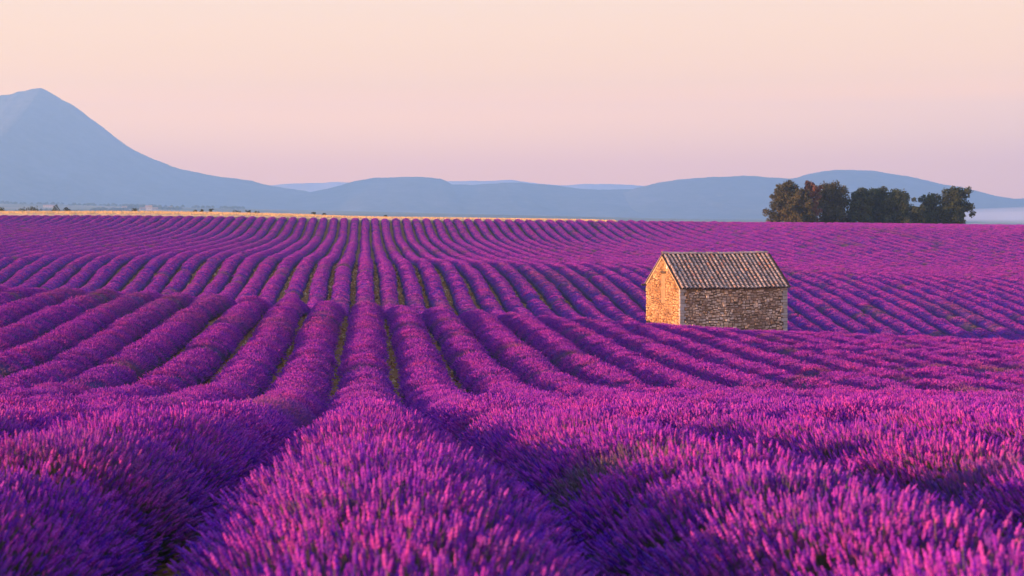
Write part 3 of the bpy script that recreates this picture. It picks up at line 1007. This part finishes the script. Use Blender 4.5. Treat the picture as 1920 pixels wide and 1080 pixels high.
for i, (px, ty, wpx) in enumerate(BUSHES):
    d = 345 + (i * 37 % 23); X = px_place(px, d); z = gz(X, d)
    hgt = (HY - ty) * d / F - z
    t = tree('bush', (X, d, z), max(hgt, 1.0), wpx * d / F, m_oak, 300 + i, leaves=500, leaf=.20, low=.05)
    where = 'leftmost' if i == 0 else 'rightmost' if i == len(BUSHES) - 1 else ordinal(i + 1) + ' from the left'
    tag(t, 'dark bush showing above the golden wheat strip, %s of the bushes' % where, 'bush', 'bushes behind the wheat strip')

# ------------------------------------------------------------------ far village and woods
def wallmat(name, c):
    M = NT(name, .9); p = M.pos(); a = M.noise(.5, 3, .6, p)
    M.col(M.ramp(a.outputs['Fac'], [(.3, tuple(.85 * v for v in c)), (.7, c)])); return M.m
m_white = wallmat('whitewash', (.55, .50, .45)); m_far_roof = wallmat('far_clay_roof', (.42, .24, .15)); m_pane = wallmat('dark_glass', (.05, .055, .06))
HOUSES = [(92, 3300, 26, 5.5, 'long low pale farm building left of the far village'), (268, 3050, 13, 8, 'far white house at the left of the village'), (279, 3150, 15, 11, 'tallest white house of the far village'),
          (291, 3080, 12, 8, 'far white house at the right of the village'), (233, 3250, 12, 7, 'small pale house between the farm building and the village'), (318, 3300, 11, 7, 'small pale house beyond the right edge of the village')]
for px, d, w, h, lab in HOUSES:
    X = px_place(px, d); z = gz(X, d)
    root = empty('house', (X, d, z)); root.rotation_euler = (0, 0, R(random.Random(px).uniform(-25, 25)))
    dp = 8
    V = [(sx * w / 2, sy * dp / 2, zz) for zz in (-2, h * .68) for sx, sy in ((-1, -1), (1, -1), (1, 1), (-1, 1))] + [(-w / 2, 0, h - .1), (w / 2, 0, h - .1)]
    mesh_obj('wall', V, [(0, 1, 5, 4), (2, 3, 7, 6), (1, 2, 6, 9, 5), (3, 0, 4, 8, 7), (3, 2, 1, 0)], m_white, root)
    e = .5
    Rv = [(sx * (w / 2 + e), sy * (dp / 2 + e), h * .66 + n) for n in (0, .3) for sx, sy in ((-1, -1), (1, -1), (1, 1), (-1, 1))] + [(sx * (w / 2 + e), 0, h + n) for n in (0, .3) for sx in (-1, 1)]
    mesh_obj('roof', Rv, [(4, 5, 11, 10), (6, 7, 10, 11), (0, 8, 9, 1), (2, 9, 8, 3), (0, 1, 5, 4), (2, 3, 7, 6), (0, 4, 10, 8), (8, 10, 7, 3), (1, 9, 11, 5), (9, 2, 6, 11)], m_far_roof, root)
    for q in range(max(2, int(w / 5))):
        xw = -w / 2 + (q + .5) * w / max(2, int(w / 5))
        box_part('window', (xw, -dp / 2 - .03, h * .4), (1.1, .12, 1.5), m_pane, parent=root)
    tag(root, lab, 'house', 'houses of the far village')

def far_wood(name, items, seed, label):
    """distant hedges and copses that read as one mass: lumpy crowns set on the plain"""
    r = random.Random(seed)
    V, Fc, tone = [], [], []
    for px0, px1, d, hh_, n in items:
        for q in range(n):
            px = r.uniform(px0, px1); dd = d * r.uniform(.97, 1.03)
            X = px_place(px, dd); z = gz(X, dd); h = hh_ * r.uniform(.5, 1.15)
            for e in range(26):
                d_ = Vector((r.gauss(0, 1), r.gauss(0, 1), abs(r.gauss(0, 1)))).normalized()
                p_ = Vector((X, dd, z)) + Vector((d_.x * h * .7, d_.y * h * .7, h * .2 + d_.z * h * .75))
                sz = h * .33 * r.uniform(.6, 1.3)
                u_ = Vector((r.gauss(0, 1), r.gauss(0, 1), r.gauss(0, 1))).normalized(); w_ = u_.orthogonal().normalized()
                i0 = len(V)
                V += [p_ - u_ * sz, p_ - w_ * sz, p_ + u_ * sz, p_ + w_ * sz]; Fc.append((i0, i0 + 1, i0 + 2, i0 + 3)); tone += [r.random()] * 4
    o = mesh_obj(name, V, Fc, m_oak)
    at = o.data.attributes.new('tone', 'FLOAT', 'POINT'); at.data.foreach_set('value', np.array(tone, np.float32))
    tag(o, label, 'woodland', kind='stuff')
far_wood('far_woodland', [(-40, 60, 2300, 11, 90), (60, 150, 2700, 7, 60), (170, 240, 3000, 6, 50), (240, 340, 3350, 6, 60), (-40, 460, 3800, 6, 160)], 9, 'hazy dark copses and hedges on the plain around the far village')

# ------------------------------------------------------------------ mountains
M = NT('wooded_mountain', .95)
p = M.pos(); a = M.noise(.004, 6, .62, p); b = M.noise(.02, 5, .65, p)
c = M.ramp(a.outputs['Fac'], [(.35, (.06, .075, .06)), (.55, (.10, .12, .10)), (.75, (.22, .22, .21))])
M.col(M.mix(.5, c, M.ramp(b.outputs['Fac'], [(.35, (.05, .065, .05)), (.7, (.18, .19, .18))])))
M.bump(b.outputs['Fac'], .6, 14)
m_mount = M.m

def vnoise(x, seed):
    r = np.random.default_rng(seed); tb = r.uniform(-1, 1, 4096)
    i = np.floor(x).astype(int); t = x - i; t = t * t * (3 - 2 * t)
    return tb[i % 4096] * (1 - t) + tb[(i + 1) % 4096] * t
def fbm(x, seed, o=4):
    return sum(vnoise(x * 2 ** k_ + 17.3 * k_, seed + k_) * .5 ** k_ for k_ in range(o))
def mountain(name, Dm, pts, front, back, seed, label, rough=14.0, step=3.0):
    pxs = np.array([q[0] for q in pts], float); ys = np.array([q[1] for q in pts], float)
    u = np.arange(pxs[0], pxs[-1] + .1, step)
    y = pchip(pxs, ys, u)
    X = (u - VX) / F * Dm
    zr = (HY - y) / F * Dm + fbm(X / 160.0, seed, 5) * rough * .22 + fbm(X / 45.0, seed + 50, 3) * 1.6
    vv = np.concatenate([np.linspace(0, 1, 46), 1 + np.linspace(.04, 1, 14)])
    rows = []
    for v_ in vv:
        if v_ <= 1:
            pr = .35 * v_ + .65 * v_ ** 2.1
            d = Dm - front * (1 - v_)
        else:
            pr = (1 - (v_ - 1)) ** 1.3 if v_ < 2 else 0
            d = Dm + back * (v_ - 1)
        sp_ = (fbm(X / 330.0 + .9 * math.sin(v_ * 3) + v_ * 1.3, seed + 20, 4)) * rough * 2.3 * (4 * v_ * (1 - v_) if v_ < 1 else 0) * np.clip((zr + 40) / 300, .15, 1.2)
        z = -45 + (zr + 45) * pr + sp_
        rows.append(np.stack([X, np.full_like(X, d), z], 1))
    me = fast_mesh(name, np.concatenate(rows), grid_quads(len(vv), len(u))[:, ::-1], m_mount)
    o = link(bpy.data.objects.new(name, me))
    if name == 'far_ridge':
        me.materials[0] = m_haze_pale
    tag(o, label, kind='structure')
M = NT('haze_pale_ridge', .95); p = M.pos(); a = M.noise(.004, 5, .6, p)  # light tone puts the haze over the far ridge into its colour
M.col(M.ramp(a.outputs['Fac'], [(.35, (.42, .41, .42)), (.65, (.62, .60, .60))])); m_haze_pale = M.m
mountain('mountain', 6300, [(-190, 260), (-150, 225), (-100, 195), (-40, 185), (0, 178), (20, 175.5), (35, 170), (48, 169), (62, 165.5), (76, 165), (84, 168), (100, 177), (118, 188), (135, 197), (150, 208), (200, 243), (255, 284), (300, 304), (350, 319), (400, 330), (440, 335), (470, 338), (500, 347), (560, 358), (640, 372), (720, 384), (820, 396), (900, 404)], 2300, 1100, 3, 'tall blue-grey pointed mountain at the left', 17)
mountain('hill', 6000, [(420, 398), (500, 378), (560, 364), (610, 354), (660, 341), (710, 334), (760, 332), (800, 333), (828, 336), (850, 345), (880, 346), (930, 343), (960, 341), (1000, 344), (1060, 350), (1110, 355), (1180, 354), (1250, 358), (1330, 372), (1420, 392)], 1600, 500, 5, 'low blue hill in the middle distance at the centre', 9)
mountain('hill', 5900, [(1080, 396), (1130, 374), (1180, 357), (1230, 343), (1280, 335), (1340, 331), (1410, 330), (1450, 332), (1480, 334), (1510, 327), (1545, 321), (1580, 318), (1620, 319), (1670, 326), (1720, 335), (1780, 347), (1830, 357), (1860, 365), (1890, 371), (1930, 372), (2000, 378), (2120, 388), (2240, 398)], 1600, 700, 8, 'long rounded blue hill behind the oak clump at the right', 9)
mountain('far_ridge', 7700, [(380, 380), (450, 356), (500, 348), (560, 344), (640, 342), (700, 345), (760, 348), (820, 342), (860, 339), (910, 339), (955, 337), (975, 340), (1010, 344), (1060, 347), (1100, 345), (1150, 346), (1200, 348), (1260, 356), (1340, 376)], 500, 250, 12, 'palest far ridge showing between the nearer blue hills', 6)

# ------------------------------------------------------------------ air
M = bpy.data.materials.new('haze_air'); M.use_nodes = True
t = M.node_tree; t.nodes.clear()
ou = t.nodes.new('ShaderNodeOutputMaterial'); pv = t.nodes.new('ShaderNodeVolumePrincipled')
pv.inputs['Color'].default_value = (.35, .665, 1.0, 1)
pv.inputs['Density'].default_value = 2.05e-4
pv.inputs['Anisotropy'].default_value = 0.0
t.links.new(pv.outputs[0], ou.inputs['Volume'])
def closed_box(name, lo, hi, mat):
    V = [(x, y, z) for z in (lo[2], hi[2]) for x, y in ((lo[0], lo[1]), (hi[0], lo[1]), (hi[0], hi[1]), (lo[0], hi[1]))]
    return mesh_obj(name, V, [(3, 2, 1, 0), (4, 5, 6, 7), (0, 1, 5, 4), (1, 2, 6, 5), (2, 3, 7, 6), (3, 0, 4, 7)], mat)
tag(closed_box('haze', (-2300, -80, -60), (4300, 8050, 620), M), 'pale blue haze filling the air over the plain', 'haze', kind='stuff')

M = bpy.data.materials.new('mist_air'); M.use_nodes = True
t = M.node_tree; t.nodes.clear()
ou = t.nodes.new('ShaderNodeOutputMaterial'); pv = t.nodes.new('ShaderNodeVolumePrincipled')
pv.inputs['Color'].default_value = (.93, .93, .97, 1); pv.inputs['Density'].default_value = 1.4e-3
t.links.new(pv.outputs[0], ou.inputs['Volume'])
V, Fc = [], []
nu, nv = 28, 12
rr = np.random.default_rng(3)
for j in range(nv + 1):
    for i in range(nu):
        a_, b_ = 2 * math.pi * i / nu, math.pi * j / nv - math.pi / 2
        bump = 1 + .10 * math.sin(3 * a_ + 1) + .07 * math.sin(7 * a_ + 2 * b_)
        V.append((1950 + 800 * math.cos(a_) * math.cos(b_) * bump, 3400 + 1500 * math.sin(a_) * math.cos(b_), -28 + 45 * math.sin(b_) * (1 + .2 * math.sin(2.3 * a_))))
for j in range(nv):
    for i in range(nu):
        Fc.append((j * nu + i, j * nu + (i + 1) % nu, (j + 1) * nu + (i + 1) % nu, (j + 1) * nu + i))
V.append((1950, 3400, -73.0)); V.append((1950, 3400, 17.0))
for i in range(nu):
    Fc.append((len(V) - 2, (i + 1) % nu, i)); Fc.append((len(V) - 1, nv * nu + i, nv * nu + (i + 1) % nu))
V = [(x, y, max(z, -55)) for x, y, z in V]
tag(mesh_obj('mist_bank', V, Fc, M), 'low white mist bank lying right of the oak clump', 'mist', kind='stuff')
